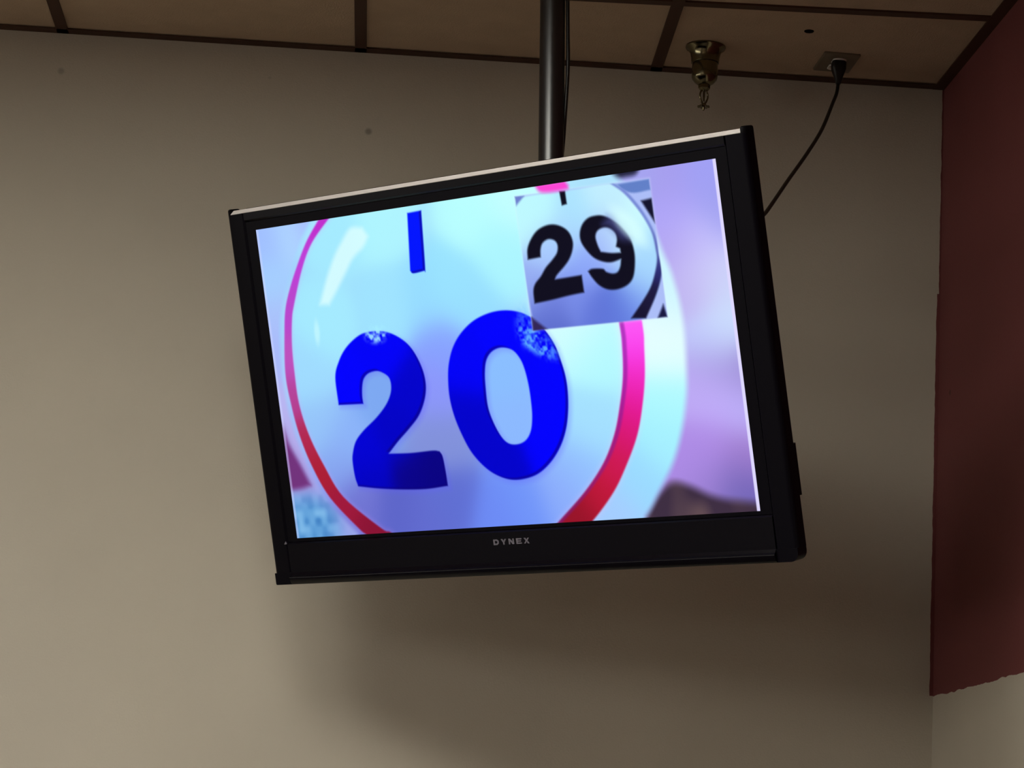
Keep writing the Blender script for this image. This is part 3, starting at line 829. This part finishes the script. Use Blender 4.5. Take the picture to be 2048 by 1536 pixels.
# connector panel standing proud on the right flank
pts = [(0.535, 0.030), (0.5690, 0.026), (0.5690, 0.034), (0.5630, 0.044), (0.541, 0.060), (0.521, 0.064)]
cp = prism('connector_panel', pts, -0.268, -0.184, 'z', M_DULL, tv, 30)
# maker's lettering and small marks on the bottom panel
LET = {
    'D': [[(0, 0), (0.66, 0), (1, 0.3), (1, 0.7), (0.66, 1), (0, 1)], [(0.26, 0.26), (0.26, 0.74), (0.58, 0.74), (0.74, 0.6), (0.74, 0.4), (0.58, 0.26)]],
    'Y': [[(0.37, 0), (0.63, 0), (0.63, 0.4), (1, 1), (0.7, 1), (0.5, 0.64), (0.3, 1), (0, 1), (0.37, 0.4)]],
    'N': [[(0, 0), (0.26, 0), (0.26, 0.6), (0.72, 0), (1, 0), (1, 1), (0.74, 1), (0.74, 0.4), (0.28, 1), (0, 1)]],
    'E': [[(0, 0), (1, 0), (1, 0.24), (0.28, 0.24), (0.28, 0.39), (0.9, 0.39), (0.9, 0.61), (0.28, 0.61), (0.28, 0.76), (1, 0.76), (1, 1), (0, 1)]],
    'X': [[(0, 0), (0.3, 0), (0.5, 0.33), (0.7, 0), (1, 0), (0.66, 0.5), (1, 1), (0.7, 1), (0.5, 0.67), (0.3, 1), (0, 1), (0.34, 0.5)]],
}
from mathutils.geometry import tessellate_polygon
logo = None
for i, ch in enumerate('DYNEX'):
    loops = LET[ch]
    P3 = [[Vector((p[0], p[1], 0)) for p in lp] for lp in loops]
    tris = tessellate_polygon(P3)
    flat = [p for lp in loops for p in lp]
    bm = bmesh.new()
    lw, lh = 0.0118, 0.0098
    fr = [bm.verts.new((p[0] * lw, -0.0006, p[1] * lh)) for p in flat]
    for t in tris:
        bm.faces.new([fr[q] for q in t])
    ext = bmesh.ops.extrude_face_region(bm, geom=list(bm.faces))
    bmesh.ops.translate(bm, verts=[g for g in ext['geom'] if isinstance(g, bmesh.types.BMVert)], vec=(0, 0.0008, 0))
    o = from_bm('letter', bm, M_SILVER, bp_)
    o.location = (-0.0455 + i * 0.0168, -0.0043, -0.3182)
prism('mark', [(-0.5385, -0.2960), (-0.5325, -0.2955), (-0.5345, -0.2905)], -0.0056, -0.004, 'y', M_SILVER, tv)

# ------------------------------------------------------------------ ceiling mount of the television


def pole_x(z):
    return 0.2500 - 0.036 * (z - 1.39)


PY = -0.6605
mount = empty('ceiling_mount', (pole_x(1.786), PY, CEIL), 'black steel ceiling pole holding up the television', 'tv mount')


def rel(v):
    return Vector(v) - mount.location


pole_pts = [rel((pole_x(z), PY, EYE + z)) for z in (1.7855, 1.6, 1.4, 1.2, 1.03)]
tube('pole', pole_pts, 0.0230, M_POLE, mount, 32)
fl = lathe('ceiling_flange', [(0.0, 0.0), (0.075, 0.0), (0.075, -0.006), (0.03, -0.008), (0.03, -0.03), (0.0, -0.03)], M_POLE, mount, 40)
head = box('tilt_head', (-0.035, -0.03, -0.07), (0.035, 0.03, 0.03), M_POLE, mount, 0.006)
head.location = rel((pole_x(1.02), PY, EYE + 1.0))
# VESA plate and rails follow the tilted back of the set


def tvp(x, y, z):
    return mw @ Vector((x, y, z))


def along_tv(name, lo, hi, material, parent):
    bm = bmesh.new()
    add_box(bm, lo, hi)
    bm.transform(Matrix.Translation(-mount.location) @ mw)
    return from_bm(name, bm, material, parent)


along_tv('mounting_plate', (-0.12, 0.1165, -0.12), (0.12, 0.121, 0.12), M_POLE, mount)
for s in (-1, 1):
    along_tv('rail', (s * 0.10 - 0.012, 0.1022, -0.2), (s * 0.10 + 0.012, 0.1163, 0.2), M_POLE, mount)

# signal cable that runs down beside the pole
cab = [(pole_x(1.78) + 0.0265, PY - 0.004, 1.783), (0.2655, PY - 0.006, 1.70), (0.2690, PY - 0.006, 1.63), (0.2722, PY - 0.006, 1.56), (0.2715, PY - 0.002, 1.48), (0.2700, PY + 0.014, 1.40), (0.262, PY + 0.024, 1.30), (0.30, PY - 0.01, 1.2)]
cab += [tuple(tvp(0.14, 0.128, 0.12) - Vector((0, 0, EYE))), tuple(tvp(0.20, 0.107, 0.05) - Vector((0, 0, EYE)))]
c0 = Vector((cab[0][0], cab[0][1], CEIL))
o = tube('signal_cable', [Vector((p[0], p[1], EYE + p[2])) - c0 for p in catmull(cab, 8)], 0.0036, M_RUBBER)
o.location = c0
o['label'] = 'thin black signal cable running down beside the television pole'
o['category'] = 'cable'

# ------------------------------------------------------------------ sprinkler
sp = empty('fire_sprinkler', (0.5760, -0.168, CEIL + 0.003), 'brass fire sprinkler head hanging from the ceiling tile', 'sprinkler')
lathe('escutcheon', [(0.0, 0.0), (0.040, 0.0), (0.0405, -0.002), (0.039, -0.0045), (0.034, -0.007), (0.0305, -0.013), (0.0285, -0.022), (0.0280, -0.030), (0.0, -0.030)], M_BRASS, sp)
lathe('cup', [(0.0, -0.028), (0.0250, -0.028), (0.0262, -0.032), (0.0262, -0.056), (0.0250, -0.060), (0.0195, -0.066), (0.0130, -0.070), (0.0, -0.070)], M_BRASS, sp)
lathe('neck', [(0.0, -0.068), (0.0120, -0.069), (0.0118, -0.076), (0.0085, -0.080), (0.0, -0.081)], M_BRASS, sp, 6, 20)
for s in (-1, 1):
    pts = [Vector((s * a, 0, z)) for a, z in ((0.0045, -0.079), (0.0085, -0.086), (0.0088, -0.093), (0.005, -0.101), (0.0012, -0.106))]
    o = tube('frame_arm', catmull([tuple(p) for p in pts], 5), 0.0019, M_BRASS, sp, 8)
    o.rotation_euler.z = math.radians(25)
tube('glass_bulb', [Vector((0, 0, z)) for z in (-0.080, -0.084, -0.092, -0.098, -0.104)], [0.0012, 0.0024, 0.0024, 0.0022, 0.0012], M_BRASS, sp, 10)
bm = bmesh.new()
tp, bt = [], []
for i in range(48):
    r_ = 0.0125 if (i % 6) < 4 else 0.0080
    a = 2 * math.pi * i / 48
    tp.append(bm.verts.new((r_ * math.cos(a), r_ * math.sin(a), -0.1085)))
    bt.append(bm.verts.new((r_ * math.cos(a), r_ * math.sin(a), -0.1100)))
bm.faces.new(tp)
bm.faces.new(list(reversed(bt)))
for i in range(48):
    bm.faces.new((tp[i], tp[(i + 1) % 48], bt[(i + 1) % 48], bt[i]))
from_bm('deflector', bm, M_BRASS, sp)
lathe('screw', [(0.0, -0.104), (0.0035, -0.105), (0.0035, -0.109), (0.0022, -0.116), (0.0, -0.117)], M_BRASS, sp, 14)

sp.scale = (1.0, 1.0, 1.15)

# ------------------------------------------------------------------ ceiling outlet and power cord
OUTX, OUTY = 0.848, -0.130
pl = empty('ceiling_outlet', (OUTX, OUTY, CEIL + 0.004), 'tan outlet plate set into the ceiling tile above the black plug', 'outlet')
pl.rotation_euler.z = math.radians(3)
box('cover_plate', (-0.037, -0.054, -0.006), (0.037, 0.054, 0.0), M_PLATE, pl, 0.0018)
for s in (-1, 1):
    pts = [(x, y + s * 0.0195) for x, y in arc(0, 0, 0.0165, 35, 145, 8) + arc(0, 0, 0.0165, 215, 325, 8)]
    rc = prism('receptacle', pts, -0.0085, -0.0055, 'z', M_IVORY, pl)
    if s > 0:
        for dx in (-0.0055, 0.0055):
            box('slot', (dx - 0.001, s * 0.0195 - 0.004, -0.0088), (dx + 0.001, s * 0.0195 + 0.004, -0.0080), M_HOLE, rc)
lathe('screw', [(0.0, -0.0075), (0.003, -0.0072), (0.0036, -0.006), (0.0, -0.0055)], M_STEEL, pl, 16)

pc = empty('power_cord', (0.8490, -0.1490, CEIL - 0.0045), 'black power cord hanging from the ceiling outlet to the television', 'power cord')
PL = pc.location.copy()
# plug body: rounded block tapering to the cord
bm = bmesh.new()
lv = []
for z, hx, hy in ((0.0, 0.0135, 0.0115), (-0.003, 0.0150, 0.0130), (-0.016, 0.0145, 0.0125), (-0.026, 0.0110, 0.0105), (-0.036, 0.0072, 0.0072), (-0.046, 0.0050, 0.0050), (-0.047, 0.0040, 0.0040)):
    r_ = min(hx, hy) * 0.6
    ring = []
    for cx, cy, a0 in ((hx - r_, hy - r_, 0), (-hx + r_, hy - r_, 90), (-hx + r_, -hy + r_, 180), (hx - r_, -hy + r_, 270)):
        ring += [bm.verts.new((p[0], p[1], z)) for p in arc(cx, cy, r_, a0, a0 + 90, 4)]
    lv.append(ring)
n = len(lv[0])
bm.faces.new(lv[0])
for A, B in zip(lv, lv[1:]):
    for i in range(n):
        bm.faces.new((A[i], A[(i + 1) % n], B[(i + 1) % n], B[i]))
bm.faces.new(lv[-1])
from_bm('plug', bm, M_RUBBER, pc, 45)
path = [(0.8490, -0.1490, 1.7380), (0.8440, -0.164, 1.7120), (0.832, -0.195, 1.6808), (0.7941, -0.3, 1.5893), (0.7455, -0.43, 1.4974), (0.6909, -0.575, 1.4017), (0.6351, -0.72, 1.3019), (0.5918, -0.83, 1.2299)]
path += [tuple(tvp(0.385, 0.145, 0.04) - Vector((0, 0, EYE))), tuple(tvp(0.34, 0.1035, -0.02) - Vector((0, 0, EYE)))]
tube('cord', [Vector((p[0], p[1], EYE + p[2])) - PL for p in catmull(path, 8)], 0.0036, M_RUBBER, pc, 10)

bpy.context.view_layer.update()
